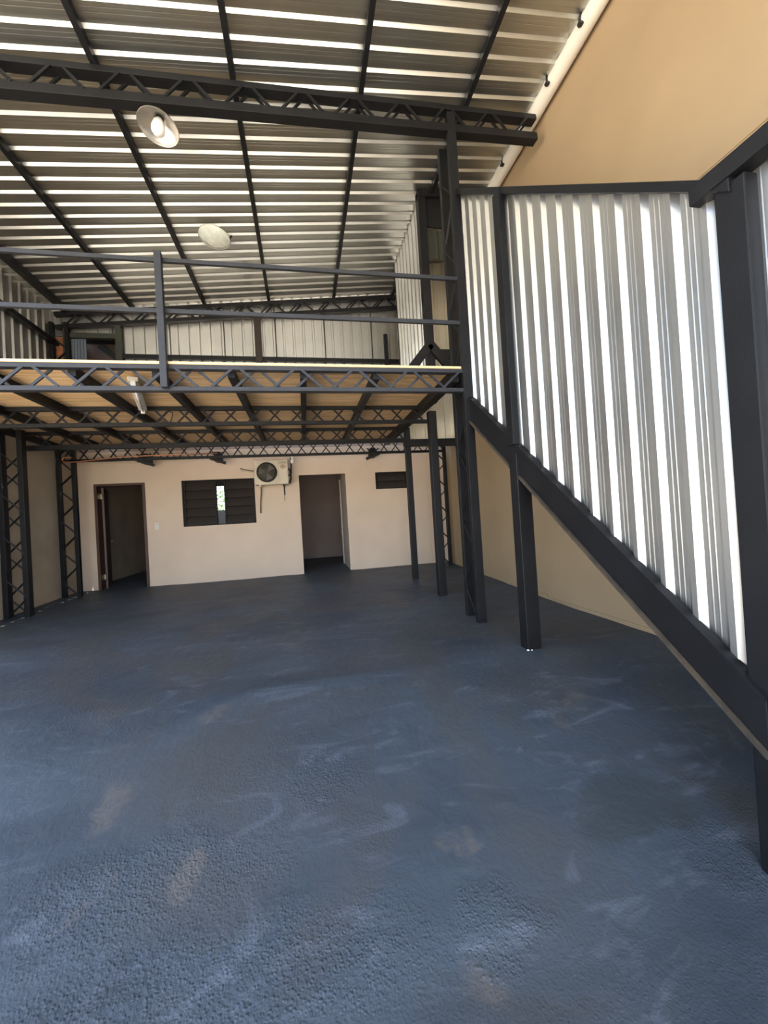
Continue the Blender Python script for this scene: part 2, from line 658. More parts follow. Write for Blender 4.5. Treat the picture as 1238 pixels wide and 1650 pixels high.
# masonry walls
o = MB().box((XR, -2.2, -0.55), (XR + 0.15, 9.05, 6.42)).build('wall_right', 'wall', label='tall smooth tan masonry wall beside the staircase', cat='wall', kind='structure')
o = MB().box((XL - 0.15, 4.9, -0.55), (XL, 12.6, 2.97)).box((XL - 0.15, 8.3, 2.97), (XL - 0.012, 9.7, 5.35)).build('wall_left', 'wall_left', label='shaded grey-beige wall behind the two lattice columns', cat='wall', kind='structure')  # upper box is unseen, added to stop a sunlight leak at the corner
HOLES = [(-4.08, -3.15, 0.0, 2.29), (-2.46, -1.005, 1.335, 2.30), (-0.065, 0.96, 0.0, 2.325), (1.645, 2.40, 1.935, 2.322)]
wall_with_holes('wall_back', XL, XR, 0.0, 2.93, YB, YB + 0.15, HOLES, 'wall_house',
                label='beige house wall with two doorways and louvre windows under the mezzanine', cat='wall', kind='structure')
MB().box((XR - 0.012, 2.9, -0.10), (XR + 0.01, 5.0, 0.045)).box((XR - 0.012, 5.0, 0.0), (XR + 0.01, 6.2, 0.075)).build(
    'baseboard_right', 'wall', label='low tan plaster lip along the foot of the right wall', cat='baseboard', kind='structure')
MB().box((XR - 0.008, -2.0, 3.875), (XR + 0.01, 2.66, 3.895)).build('trim_1', 'wall', label='thin plaster ledge line on the tall tan wall', cat='trim', kind='structure')

# rooms of the house behind the wall
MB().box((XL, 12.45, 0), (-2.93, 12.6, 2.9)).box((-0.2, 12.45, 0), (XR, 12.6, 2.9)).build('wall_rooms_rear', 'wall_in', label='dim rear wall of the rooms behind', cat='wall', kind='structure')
wall_with_holes('wall_window_room', -2.93, -0.2, 0.0, 2.9, 12.45, 12.6, [(-2.86, -1.9, 1.0, 2.50)], 'pale_wall',
                label='pale wall with a barred opening seen through the louvre window', cat='wall', kind='structure')
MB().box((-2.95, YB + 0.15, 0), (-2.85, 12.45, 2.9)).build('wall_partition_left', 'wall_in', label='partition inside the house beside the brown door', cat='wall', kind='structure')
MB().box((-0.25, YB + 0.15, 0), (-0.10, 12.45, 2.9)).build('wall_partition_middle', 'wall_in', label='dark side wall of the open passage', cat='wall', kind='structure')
MB().box((1.0, YB + 0.15, 0), (1.10, 10.37, 2.9)).build('wall_partition_right', 'wall_house', label='wall stub lining the right of the passage', cat='wall', kind='structure')
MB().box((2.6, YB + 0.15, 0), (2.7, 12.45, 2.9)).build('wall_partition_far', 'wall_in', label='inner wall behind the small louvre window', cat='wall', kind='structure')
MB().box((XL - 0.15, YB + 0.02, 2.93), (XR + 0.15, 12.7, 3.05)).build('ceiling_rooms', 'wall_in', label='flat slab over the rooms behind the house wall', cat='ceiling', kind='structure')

# tiled reveal on the right of the passage
tr_ = empty('trim_2', (0.985, YB, 0.15), 'column of grey tiles lining the right side of the passage', 'tiles', kind='structure')
MB().box((0.972, YB + 0.02, 0.14), (1.0, 10.36, 2.325)).build('grout_bed', 'grout', tr_)
for i in range(4):
    for j in range(9):
        y0_, z0_ = YB + 0.035 + i * 0.331, 0.17 + j * 0.240
        MB().box((0.964, y0_, z0_), (0.976, y0_ + 0.316, z0_ + 0.225)).build('tile', 'tile', tr_)
MB().box((0.94, 10.30, 0.14), (1.0, 10.38, 2.325)).build('corner_strip', 'reveal', tr_)

# ---------------------------------------------------------- roof (ceiling)
ROOF = empty('ceiling', (0, 3.6, 5.4), 'corrugated bare zinc roof sheets on black purlins', 'roof', kind='structure')
PITCH_R = 0.204
y = -2.2
k = 0
while y < 10.0:
    prof = sheet_profile(5, PITCH_R, 0.028, 0.022, 0.045, 0.0012)
    lift = 0.0015 * (k % 2)
    sheet('roof_sheet', ROOF, prof,
          lambda t, o_, y=y, lift=lift: (XL - 0.15, y + t, zroof(XL - 0.15) + o_ + lift),
          lambda t, o_, y=y, lift=lift: (3.12, y + t, zroof(3.12) + o_ + lift), 'zinc_roof')
    y += 5 * PITCH_R
    k += 1
for x in (-4.16, -3.04, -1.715, -0.461, 0.887, 2.178):
    w = 0.055 if x > -4 else 0.09
    hh = 0.08 if x > -4 else 0.11
    MB().box((x - w / 2, -2.2, zroof(x - w / 2) - hh), (x + w / 2, 8.52 if x > -4 else 8.45, zroof(x - w / 2) - 0.002)).build('purlin', 'steel', ROOF)

# white gutter pipe along the top of the tan wall
g = empty('gutter_pipe', (3.17, 3.2, 6.22), 'long white round gutter pipe under the roof edge on the tan wall', 'gutter')
MB().tube([(3.168, -2.1, 6.30), (3.168, 2, 6.305), (3.168, 5, 6.312), (3.168, 8.8, 6.32)], 0.088, 20).build('pipe', 'pvc', g)
for yy in (0.9, 2.35, 3.49, 4.06, 5.14, 6.6):
    MB().beam((3.085, yy, 6.35), (3.085, yy + 0.02, 6.25), 0.035, 0.02, (1, 0, 0)).box((3.05, yy - 0.02, 6.24), (3.10, yy + 0.02, 6.262)).build('bracket', 'rubber', g)

MB().box((3.10, -2.2, 6.40), (3.30, 10.0, 6.43)).build('roof_light_seal', 'zinc_roof', ROOF)  # added strip, stops daylight leaking between roof edge and right wall
MB().box((XL - 0.2, -2.2, zroof(XL) + 0.028), (XL + 0.12, 10.0, zroof(XL) + 0.05)).build('roof_light_seal', 'zinc_roof', ROOF)  # added eave strip, closes a bright gap above the left wall

# --------------------------------------------------------- roof trusses
yt = lambda x: 4.375 + 0.056 * (x - 1.87)
truss('roof_truss', (-4.35, yt(-4.35), zroof(-4.35) - 0.092), (3.14, yt(3.14), zroof(3.14) - 0.092), 0.318, 0.062, 0.11, 0.563, -0.33, 0.09, 0.13, 0.022, 0.022,
      'long black lattice roof truss crossing the hall in front, above the hanging lamp', 'truss', 'roof trusses',
      webs=((-0.05, 0.0), (0.045, 0.06)), ch_b=0.088)
truss('roof_truss', (-4.35, 8.40, zroof(-4.35) - 0.09), (3.2, 8.40, zroof(3.2) - 0.09), 0.31, 0.075, 0.09, 0.588, 0.19, 0.07, 0.10, 0.022, 0.022,
      'black lattice roof truss at the back, against the far metal wall', 'truss', 'roof trusses',
      webs=((-0.035, 0.0), (0.035, 0.08)), ch_b=0.07)

# ------------------------------------------------ mezzanine deck and trusses
D = empty('mezzanine_deck', (-1.2, 6.4, 2.87), 'plywood mezzanine deck carried on black joists above the house front', 'mezzanine')
xb = [-4.425, -2.97, -1.42, 0.085, 1.90]
yb = [4.335, 5.55, 6.77, 8.40]
for i in range(4):
    for j in range(3):
        MB().box((xb[i] + 0.002, yb[j] + 0.002, DECK - 0.026), (xb[i + 1] - 0.002, yb[j + 1] - 0.002, DECK - 0.003 * ((i + j) % 2))).build('plywood_panel', 'ply', D)
for i in range(4):
    MB().box((xb[i] + 0.002, 4.329, DECK - 0.025), (xb[i + 1] - 0.002, 4.337, DECK)).build('raw_edge', 'plyedge', D, label='pale raw plywood edge')
for x in (-4.31, -3.66, -2.96, -2.17, -1.41, -0.675, 0.08, 0.90):
    MB().box((x - 0.035, 4.42, DECK - 0.128), (x + 0.035, 8.36, DECK - 0.027)).build('joist', 'steel', D)
MB().box((1.79, 4.42, DECK - 0.15), (1.90, 8.4, DECK - 0.027)).build('edge_beam', 'steel', D)

TG = 'mezzanine floor trusses'
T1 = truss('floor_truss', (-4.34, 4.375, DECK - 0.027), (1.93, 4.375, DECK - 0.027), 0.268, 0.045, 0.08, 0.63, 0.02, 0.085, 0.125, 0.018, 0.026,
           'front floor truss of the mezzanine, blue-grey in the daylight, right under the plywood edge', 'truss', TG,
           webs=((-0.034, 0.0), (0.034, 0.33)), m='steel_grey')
T2 = truss('floor_truss', (-4.34, 5.85, DECK - 0.03), (1.96, 5.85, DECK - 0.03), 0.265, 0.05, 0.07, 0.60, -1.97, 0.14, 0.12, 0.016, 0.022,
           'second floor truss under the mezzanine, just behind the strip light', 'truss', TG,
           webs=((-0.028, 0.0), (0.028, 0.5)))
T3 = truss('floor_truss', (-4.34, 7.25, DECK - 0.03), (2.0, 7.25, DECK - 0.03), 0.29, 0.05, 0.08, 0.58, -1.22, 0.12, 0.10, 0.016, 0.022,
           'third floor truss under the mezzanine, ending at the thin rear post', 'truss', TG,
           webs=((-0.03, 0.0), (0.03, 0.5)), ch_b=0.075)
T4 = truss('floor_truss', (-4.34, 8.36, DECK - 0.03), (3.12, 8.36, DECK - 0.03), 0.312, 0.05, 0.06, 0.50, -1.1, 0.08, 0.08, 0.016, 0.020,
           'rearmost floor truss, lowest in view, above the doorways and the air conditioner', 'truss', TG,
           webs=((-0.024, 0.0), (0.024, 0.5)), ch_b=0.05)
# wide beam spanning the void beside the deck at the rear posts
MB().box((1.93, 7.22, 2.60), (3.26, 7.32, 2.735)).build('void_beam', 'steel', bevel=0.004, label='black beam bridging the gap behind the rear thin post', cat='beam')

# black end brackets of the joists on the house wall
for n_, (x, sg, lab) in enumerate(((-3.03, 1, 'black wall bracket above the right jamb of the brown doorway'), (-1.67, 1, 'black wall bracket above the wide louvre window'),
                                   (1.57, -1, 'black wall bracket left of the small louvre window'))):
    r_ = empty('wall_bracket', (x, 8.75, 2.6), lab, 'bracket', 'joist brackets')
    MB().beam((x - 0.15 * sg, 8.62, 2.71), (x + 0.15 * sg, 8.66, 2.60), 0.12, 0.05).build('shoe', 'steel', r_)
    MB().box((x - 0.06, 8.60, 2.64), (x + 0.06, 8.88, 2.83)).build('stub', 'steel', r_)
    for a in (-1, 1):
        MB().beam((x - 0.13 * a, 8.59, 2.82), (x + 0.11 * a, 8.59, 2.66), 0.022, 0.024).build('brace', 'steel', r_)

# ------------------------------------------------------------- guard rail
G = empty('guard_rail', (-1.2, 4.33, 2.72), 'thin dark steel guard rail along the front edge of the mezzanine', 'railing')
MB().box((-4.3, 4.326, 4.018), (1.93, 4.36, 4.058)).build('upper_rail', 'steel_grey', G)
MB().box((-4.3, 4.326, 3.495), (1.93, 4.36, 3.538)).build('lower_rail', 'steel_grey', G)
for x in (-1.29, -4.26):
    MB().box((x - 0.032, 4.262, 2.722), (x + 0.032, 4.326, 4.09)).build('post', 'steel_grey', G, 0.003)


# ------------------------------------------------------------- columns
def lattice_column(name, ca, cb, sx, sy, z0, z1, nodes, offs, w, label, group='lattice columns', za=None, m='steel'):
    """two channels at ca, cb (x, y) with zigzag bars between; nodes = node pitch; offs = list of (offset vector, start phase)"""
    cx, cy = (ca[0] + cb[0]) / 2, (ca[1] + cb[1]) / 2
    root = empty(name, (cx, cy, z0), label, 'column', group)
    for n_, c in enumerate((ca, cb)):
        top = z1 if n_ == 0 or za is None else za
        MB().box((c[0] - sx / 2, c[1] - sy / 2, z0), (c[0] + sx / 2, c[1] + sy / 2, top)).build('channel', m, root, 0.004)
    zt = min(z1, za) if za else z1
    for (ov, ph) in offs:
        z = z0 + 0.03
        flip = ph
        while z + nodes < zt:
            a, b_ = (ca, cb) if flip == 0 else (cb, ca)
            bar('diagonal', root, (a[0] + ov[0], a[1] + ov[1], z), (b_[0] + ov[0], b_[1] + ov[1], z + nodes * 0.86), w, w, m, up=(0.3, 0.2, 1))
            flip = 1 - flip
            z += nodes
    return root


lattice_column('lattice_column', (-4.405, 6.95), (-4.135, 6.95), 0.07, 0.11, 0.085, 2.94, 0.318, [((0, -0.05), 0), ((0, 0.05), 1)], 0.018,
               'black lattice column at the left edge, with crossed bars, nearest of the two')
lattice_column('lattice_column', (-4.40, 8.37), (-4.15, 8.37), 0.065, 0.08, 0.15, 5.28, 0.287, [((0, -0.03), 1)], 0.024,
               'black lattice column between the left wall and the brown doorway, single zigzag')
lattice_column('lattice_column', (3.13, 8.37), (2.88, 8.37), 0.07, 0.08, 0.12, 5.95, 0.287, [((0, -0.03), 0)], 0.022,
               'slim black lattice column in the far right corner, half hidden behind a post')
lattice_column('lattice_column', (1.968, 4.36), (1.975, 4.68), 0.105, 0.07, -0.01, 6.03, 0.42, [((-0.035, 0), 0)], 0.022,
               'tall black lattice column where the mezzanine meets the staircase, reaching the roof truss', za=5.88)
lattice_column('lattice_column', (-4.25, yt(-4.25)), (-4.25, yt(-4.25) + 0.32), 0.105, 0.07, -0.02, 5.22, 0.42, [((0.035, 0), 0)], 0.022,
               'black lattice column carrying the left end of the front roof truss', za=5.22)

MB().box((1.95, 5.75, 0.02), (2.07, 5.87, 2.87)).build('steel_post', 'steel', bevel=0.006, label='square black post in front of the far right corner column', cat='post', group='mezzanine posts')
MB().box((1.955, 7.24, 0.07), (2.062, 7.34, 2.955)).build('steel_post', 'steel', bevel=0.006, label='thinnest black post, farthest back, overlapping the small louvre window', cat='post', group='mezzanine posts')

# ----------------------------------------------- upper metal walls
WB = empty('wall_rear_upper', (-0.6, 8.5, 2.95), 'corrugated zinc wall at the back of the mezzanine', 'wall', kind='structure')
x = XL + 0.005
while x < XR - 0.05:
    prof = sheet_profile(5, 0.204, 0.036, 0.010, 0.034, 0.001)

    def lo_z(xx):
        return 5.075 if xx < -3.30 else 2.95
    # ribs project away from the viewer
    tmax = min(5 * 0.204 + 0.02, XR - x)
    cuts = [0.0, tmax]
    if x < -3.30 < x + tmax:
        cuts = [0.0, -3.30 - x, tmax]
    for c0, c1 in zip(cuts[:-1], cuts[1:]):
        zb = lo_z(x + (c0 + c1) / 2)
        sheet('cladding_sheet', WB, prof, lambda t, o_, x=x, zb=zb: (x + t, 8.49 + o_, zb), lambda t, o_, x=x: (x + t, 8.49 + o_, zroof(x + t) - 0.002), 'zinc', c0, c1)
    x += 5 * 0.204
MB().box((-3.27, 8.43, 4.66), (2.9, 8.485, 4.745)).build('girt', 'steel', WB)
MB().box((-0.785, 8.40, 3.0), (-0.655, 8.485, 5.60)).build('wall_post', 'steel_brown', WB)
MB().box((1.92, 8.36, 3.0), (2.0, 8.42, 5.27)).build('short_post', 'steel', WB)

# framed opening in that wall, dark shed beyond it
WN = empty('window_3', (-3.74, 8.42, 3.0), 'dark green framed opening high in the far metal wall', 'window', kind='structure')
MB().box((-4.235, 8.38, 3.0), (-4.14, 8.48, 5.30)).build('jamb', 'green_steel', WN)
MB().box((-3.35, 8.38, 3.0), (-3.25, 8.48, 5.34)).build('jamb', 'green_steel', WN)
MB().box((-4.14, 8.39, 5.02), (-3.35, 8.48, 5.115)).build('lintel', 'green_steel', WN)
for i in range(5):
    MB().box((-4.135 + i * 0.052, 8.46, 3.0), (-4.09 + i * 0.052, 8.475, 5.02)).build('blind_slat', 'slate_blind', WN)
NB = empty('neighbour_shed', (-3.6, 9.6, 3.05), 'dim neighbouring shed wall and sloping roof seen through the green frame', 'shed')
MB().prism([(-4.46, 3.07), (-2.3, 3.07), (-2.3, 5.40), (-4.46, 5.40)], 1, 9.55, 9.65).build('gable_wall', 'pinkwall', NB)
MB().beam((-4.1, 9.5, 5.34), (-2.8, 9.5, 4.30), 0.08, 0.12, (0, 0, 1)).build('barge_board', 'green_steel', NB)
for i in range(6):
    MB().beam((-3.55 + i * 0.05, 9.46, 5.30 - i * 0.1), (-2.4, 9.46, 5.30 - i * 0.1), 0.06, 0.035).build('roof_batten', 'slate_blind', NB)
MB().box((-4.46, 8.60, 5.41), (-2.2, 9.7, 5.44)).build('roof_plate', 'steel', NB)
MB().box((-2.3, 8.62, 3.07), (-2.24, 9.65, 5.4)).build('light_block_wall', 'pinkwall', NB)  # unseen wall added to shut light out of the shed
# orange hollow bricks left of the frame
BK = empty('brick_panel', (-4.33, 8.5, 3.0), 'narrow panel of orange hollow bricks beside the green frame', 'brickwork')
MB().box((-4.44, 8.49, 3.0), (-4.235, 8.60, 5.06)).build('mortar_bed', 'mortar', BK)
for j in range(11):
    zz = 3.01 + j * 0.187
    if j % 2:
        MB().box((-4.435, 8.478, zz), (-4.24, 8.52, zz + 0.172)).build('brick', 'brick', BK)
    else:
        MB().box((-4.435, 8.478, zz), (-4.345, 8.52, zz + 0.172)).build('brick', 'brick', BK)
        MB().box((-4.333, 8.478, zz), (-4.24, 8.52, zz + 0.172)).build('brick', 'brick', BK)

WL = empty('wall_left_upper', (-4.36, 6.4, 2.97), 'corrugated zinc wall along the left of the mezzanine', 'wall', kind='structure')
y = 4.4
while y < 8.4:
    prof = sheet_profile(5, 0.204, 0.026, 0.02, 0.03, 0.002)
    sheet('cladding_sheet', WL, prof, lambda t, o_, y=y: (-4.46 + o_, y + t, 2.96), lambda t, o_, y=y: (-4.46 + o_, y + t, zroof(-4.47) + 0.03), 'zinc', 0, min(1.04, 8.50 - y))
    y += 1.02
MB().box((-4.43, 4.4, 4.865), (-4.32, 8.42, 4.94)).build('girt', 'steel', WL)

# enclosure beside the stair head
SE = empty('stairhead_screen', (2.03, 6.5, 2.9), 'corrugated zinc screen with black corner post closing the right side of the mezzanine', 'screen')
y = 5.80
prof = sheet_profile(9, 0.204, 0.038, 0.022, 0.03, 0.001)
for c0, c1 in ((0.0, 0.83), (0.81, 1.62)):
    sheet('cladding_sheet', SE, prof, lambda t, o_: (2.035 - o_ + (0.002 if c0 else 0), 5.80 + t, 2.98), lambda t, o_: (2.035 - o_ + (0.002 if c0 else 0), 5.80 + t, zroof(2.035) - 0.004), 'zinc', c0, c1)
MB().box((1.99, 7.42, 2.98), (2.03, 7.45, zroof(2.03) - 0.01)).build('end_trim', 'steel', SE)
MB().box((1.955, 5.66, 2.98), (2.075, 5.79, zroof(2.0) - 0.01)).build('corner_post', 'steel', SE, 0.004)
MB().prism([(1.955, 6.09), (3.05, 6.20), (3.05, 6.30), (1.955, 6.19)], 1, 5.645, 5.75).build('header', 'steel', SE)
MB().prism([(2.07, 5.68), (3.05, 5.68), (3.05, 6.21), (2.07, 6.10)], 1, 5.70, 5.73).build('roof_shade_plate', 'steel', SE)  # added dark plate standing in for shade on the roof underside
sheet('roof_shade_sheet', SE, sheet_profile(6, 0.204, 0.028, 0.03, 0.03, 0.001), lambda t, o_: (2.075 + t, 5.76 - o_, 5.22), lambda t, o_: (2.075 + t, 5.76 - o_, 5.66), 'green_steel', 0, 0.98)  # dark-coloured corrugated strip standing in for shaded zinc roof sheet
MB().beam((2.0, 5.64, 3.84), (1.37, 5.64, 3.09), 0.13, 0.05, (0, 1, 0)).build('brace', 'steel', SE)
MB().beam((2.0, 5.64, 3.84), (2.66, 5.64, 3.05), 0.13, 0.05, (0, 1, 0)).build('brace', 'steel', SE)
MB().box((2.075, 5.68, 3.66), (3.26, 5.76, 3.79)).build('guard_beam', 'steel', SE)
prof = sheet_profile(7, 0.204, 0.028, 0.03, 0.03, 0.002)
for c0, c1 in ((0.0, 0.53), (0.51, 1.03)):
    sheet('end_sheet', SE, prof, lambda t, o_: (2.04 + t, 7.46 - o_, 2.74), lambda t, o_: (2.04 + t, 7.46 - o_, zroof(2.04 + t) - 0.004), 'cream_sheet', c0, c1)

# ------------------------------------------------------------- staircase
ST = empty('staircase', (2.05, 2.8, -0.45), 'enclosed steel staircase with bright corrugated cladding above a diagonal black stringer', 'staircase')
zs = lambda y_: 0.422 + (y_ - 1.477) * 0.773          # top of the stringer
zr = lambda y_: 2.722 + (y_ - 1.511) * 0.8227         # underside of the top rail
MB().prism([(1.42, zs(1.42) - 0.235), (4.36, zs(4.36) - 0.265), (4.36, zs(4.36)), (1.42, zs(1.42))], 0, 1.975, 2.035).build('stringer', 'steel', ST, 0.004)
MB().prism([(1.42, zs(1.42) - 0.262), (4.36, zs(4.36) - 0.290), (4.36, zs(4.36) - 0.268), (1.42, zs(1.42) - 0.238)], 0, 1.955, 2.10).build('stringer_flange', 'dusty', ST, label='dusty rust-brown lower flange')
MB().prism([(1.42, zs(1.42) - 0.005), (4.36, zs(4.36) - 0.005), (4.36, zs(4.36) + 0.018), (1.42, zs(1.42) + 0.018)], 0, 1.965, 2.03).build('sheet_ledge', 'steel', ST)
MB().prism([(1.42, zr(1.42) + 0.03), (4.43, zr(4.43)), (4.43, zr(4.43) + 0.078), (1.55, zr(1.55) + 0.088), (1.42, zr(1.55) + 0.088)], 0, 1.97, 2.04).build('top_rail', 'steel', ST, 0.004)
MB().box((1.962, -1.1, 2.745), (2.06, 1.60, 2.835)).build('top_rail', 'steel', ST, 0.004)
MB().box((1.945, 3.36, 1.9), (2.012, 3.47, zr(3.4) + 0.03)).build('post', 'steel', ST, 0.004)
MB().box((1.945, 3.335, -0.02), (2.085, 3.465, zs(3.4) - 0.1)).build('post', 'steel', ST, 0.006)
MB().box((1.985, 1.365, -0.46), (2.062, 1.50, 2.73)).build('post', 'steel', ST, 0.008)
MB().box((1.985, -1.1, -0.46), (2.062, -0.98, 2.745)).build('post', 'steel', ST, 0.008)  # post of the unseen bay added to darken the floor under the stairs
prof = sheet_profile(18, 0.1835, 0.027, 0.032, 0.030, 0.0011)
base_y = 1.376 - 0.115
# -Y facing flanks sit at the measured bright stripes
for c0, c1 in ((1.47, 2.44), (2.42, 3.42), (3.40, 4.345)):
    sheet('cladding_sheet', ST, prof, lambda t, o_: (2.052 - o_, base_y + t, zs(base_y + t) - 0.03), lambda t, o_: (2.052 - o_, base_y + t, zr(base_y + t) + 0.03), 'zinc', c0 - base_y, c1 - base_y)
prof2 = sheet_profile(14, 0.1835, 0.027, 0.032, 0.030, 0.0011)
sheet('cladding_sheet', ST, prof2, lambda t, o_: (2.058 - o_, -1.06 + t, -0.43), lambda t, o_: (2.058 - o_, -1.06 + t, 2.76), 'zinc', 1.26, 2.45)
sheet('cladding_sheet', ST, prof2, lambda t, o_: (2.060 - o_, -1.06 + t, -0.43), lambda t, o_: (2.060 - o_, -1.06 + t, 2.76), 'zinc', 0, 1.28)  # unseen extra sheet, added to block light from reaching under the stairs
for i in range(-3, 13):
    yy = 1.62 + i * 0.215
    zz = zs(yy) - 0.03
    MB().box((2.075, yy, zz), (3.20, yy + 0.25, zz + 0.03)).build('tread', 'steel', ST)
MB().box((3.20, 1.45, 0.15), (3.24, 1.5, 0.4)).prism([(1.42, zs(1.42) - 0.2), (4.36, zs(4.36) - 0.2), (4.36, zs(4.36)), (1.42, zs(1.42))], 0, 3.20, 3.25).build('stringer', 'steel', ST)
MB().box((1.91, 4.45, 2.93), (3.25, 5.10, 2.985)).build('landing', 'steel', ST)

# ------------------------------------------------------ doors and windows
d1 = empty('door_1', (-3.615, 8.9, 0.16), 'brown wooden door standing open into a dark room', 'door', kind='structure')
for (a, c) in ((-4.08, -4.03), (-3.20, -3.15)):
    MB().box((a, 8.885, 0.13), (c, 9.06, 2.29)).build('jamb', 'brown_wood', d1)
MB().box((-4.03, 8.885, 2.245), (-3.20, 9.06, 2.29)).build('head', 'brown_wood', d1)
a_ = math.radians(108)
hx, hy = -4.025, 9.07
dx, dy = math.cos(a_), math.sin(a_)
lf = MB().beam((hx + 0.02, hy, 1.20), (hx + 0.02 + dx * 0.80, hy + dy * 0.80, 1.20), 0.035, 2.06).build('leaf', 'brown_wood', d1)
MB().lathe((hx + dx * 0.72 + 0.05, hy + dy * 0.72, 1.12), [(0.0, 0), (0.022, 0.005), (0.026, 0.03), (0.012, 0.045), (0.0, 0.048)], 14, (1, 0.3, 0)).build('handle', 'brass', lf)
for zz in (0.42, 2.05):
    MB().box((hx - 0.005, 9.025, zz - 0.05), (hx + 0.028, 9.062, zz + 0.05)).build('hinge', 'brass', d1)


def louvre_window(name, x0, x1, z0, z1, panes, nsl, label):
    w = empty(name, ((x0 + x1) / 2, 8.96, z0), label, 'window', kind='structure')
    t = 0.022
    MB().box((x0, 8.93, z0), (x0 + t, 9.03, z1)).build('frame_side', 'frame', w)
    MB().box((x1 - t, 8.93, z0), (x1, 9.03, z1)).build('frame_side', 'frame', w)
    MB().box((x0 + t, 8.93, z0), (x1 - t, 9.03, z0 + t)).build('frame_sill', 'frame', w)
    MB().box((x0 + t, 8.93, z1 - t), (x1 - t, 9.03, z1)).build('frame_head', 'frame', w)
    for (a, c) in panes:
        for s in (a, c):
            MB().box((s - 0.014, 8.94, z0 + t), (s + 0.014, 9.02, z1 - t)).build('mullion', 'frame', w)
        hz = (z1 - z0 - 2 * t) / nsl
        for i in range(nsl):
            zc = z0 + t + hz * (i + 0.5)
            MB().beam((a + 0.014, 8.975, zc), (c - 0.014, 8.975, zc), 0.010, hz * 1.16, (0, 0.42, 1)).build('louvre_slat', 'louvre', w)
            MB().beam((a + 0.014, 8.958, zc - hz * 0.46), (c - 0.014, 8.958, zc - hz * 0.46), 0.016, 0.018).build('slat_clip', 'frame', w)
    return w


louvre_window('window_1', -2.46, -1.005, 1.335, 2.30, [(-2.42, -1.81), (-1.625, -1.03)], 5, 'wide dark louvre window with a bright gap between its two sashes')
louvre_window('window_2', 1.645, 2.40, 1.935, 2.322, [(1.675, 2.37)], 2, 'small dark louvre window behind the thin rear post')
# rear barred opening of that room and the shrub outside
rb = empty('window_4', (-2.38, 12.5, 1.86), 'barred rear opening glimpsed through the louvre gap', 'window', kind='structure')
for i in range(6):
    MB().tube([(-2.86, 12.5, 1.93 + i * 0.1), (-1.9, 12.5, 1.93 + i * 0.1)], 0.008, 8).build('bar', 'steel', rb)
for i in range(6):
    bar('diagonal', rb, (-2.84 + i * 0.16, 12.51, 2.33), (-2.84 + (i + 1) * 0.16, 12.51, 2.48 if i % 2 == 0 else 2.33), 0.012, 0.012)
MB().box((-6, 13.05, -0.5), (2, 13.2, 1.80)).build('wall_garden', 'pale_wall', label='low grey garden wall glimpsed under the shrub through the louvre gap', cat='wall', kind='structure')
sh = empty('shrub', (-2.9, 15.0, -0.50), 'bright green shrub outside, glimpsed through the louvre window gap', 'shrub')
MB().tube([(-2.9, 15.0, -0.50), (-2.88, 15.02, 1.0), (-2.8, 15.0, 1.9)], [0.05, 0.04, 0.02], 8).build('stem', 'bark', sh)
lb = MB()
for i in range(900):
    p = Vector((-2.9 + random.gauss(0, 0.55), 15.0 + random.gauss(0, 0.35), 1.9 + random.gauss(0, 0.55)))
    q = Vector((random.uniform(-1, 1), random.uniform(-1, 1), random.uniform(-0.4, 0.8))).normalized()
    s_ = q.cross(Vector((0.2, 0.3, 1))).normalized()
    l_, w_ = random.uniform(0.08, 0.14), random.uniform(0.03, 0.05)
    lb.add([p, p + q * l_ * 0.5 + s_ * w_, p + q * l_, p + q * l_ * 0.5 - s_ * w_], [(0, 1, 2, 3)])
lb.build('foliage', 'leaf', sh, kind='stuff')

# --------------------------------------------------------- air conditioner
AC = empty('air_conditioner', (-0.62, 8.7, 2.11), 'aged cream air conditioner outdoor unit hung above the wide louvre window', 'air conditioner')
body = MB().box((-0.962, 8.56, 2.112), (-0.275, 8.83, 2.625)).build('casing', 'cream', AC, 0.012)
fx, fz, fr = -0.705, 2.368, 0.205
MB().lathe((fx, 8.553, fz), [(0.0, 0), (fr, 0), (fr, 0.008)], 48, (0, 1, 0)).build('coil_disc', 'ac_dark', AC)
rg = MB()
for rr in (0.207, 0.165, 0.125, 0.085, 0.045):
    rg.tube([(fx + rr * math.cos(a * math.pi / 18), 8.546, fz + rr * math.sin(a * math.pi / 18)) for a in range(37)], 0.0035, 6, False)
for a in range(12):
    c_, s_ = math.cos(a * math.pi / 6), math.sin(a * math.pi / 6)
    rg.tube([(fx + 0.03 * c_, 8.547, fz + 0.03 * s_), (fx + 0.21 * c_, 8.547, fz + 0.21 * s_)], 0.0028, 6)
rg.build('fan_guard', 'ac_grille', AC)
fb = MB()
for a in range(3):
    t_ = a * 2 * math.pi / 3 + 0.4
    c_, s_ = math.cos(t_), math.sin(t_)
    c2, s2 = math.cos(t_ + 0.9), math.sin(t_ + 0.9)
    fb.add([(fx + 0.03 * c_, 8.551, fz + 0.03 * s_), (fx + 0.18 * c_, 8.551, fz + 0.18 * s_), (fx + 0.17 * c2, 8.5495, fz + 0.17 * s2), (fx + 0.03 * c2, 8.5495, fz + 0.03 * s2)], [(0, 1, 2, 3)])
fb.build('fan_blades', 'ac_grille', AC)
MB().box((-0.472, 8.552, 2.135), (-0.470, 8.562, 2.60)).build('panel_seam', 'ac_grille', body)
for i in range(3):
    MB().box((-0.455, 8.553, 2.575 - i * 0.022), (-0.30, 8.562, 2.581 - i * 0.022)).build('louvre_line', 'hose', body)
em = MB()
ex, ez = -0.375, 2.468
for (a, b_) in (((-0.055, 0.0), (0, 0.035)), ((0, 0.035), (0.055, 0.0)), ((0.055, 0.0), (0, -0.04)), ((0, -0.04), (-0.055, 0.0))):
    em.beam((ex + a[0], 8.556, ez + a[1]), (ex + b_[0], 8.556, ez + b_[1]), 0.006, 0.009, (0, 0, 1))
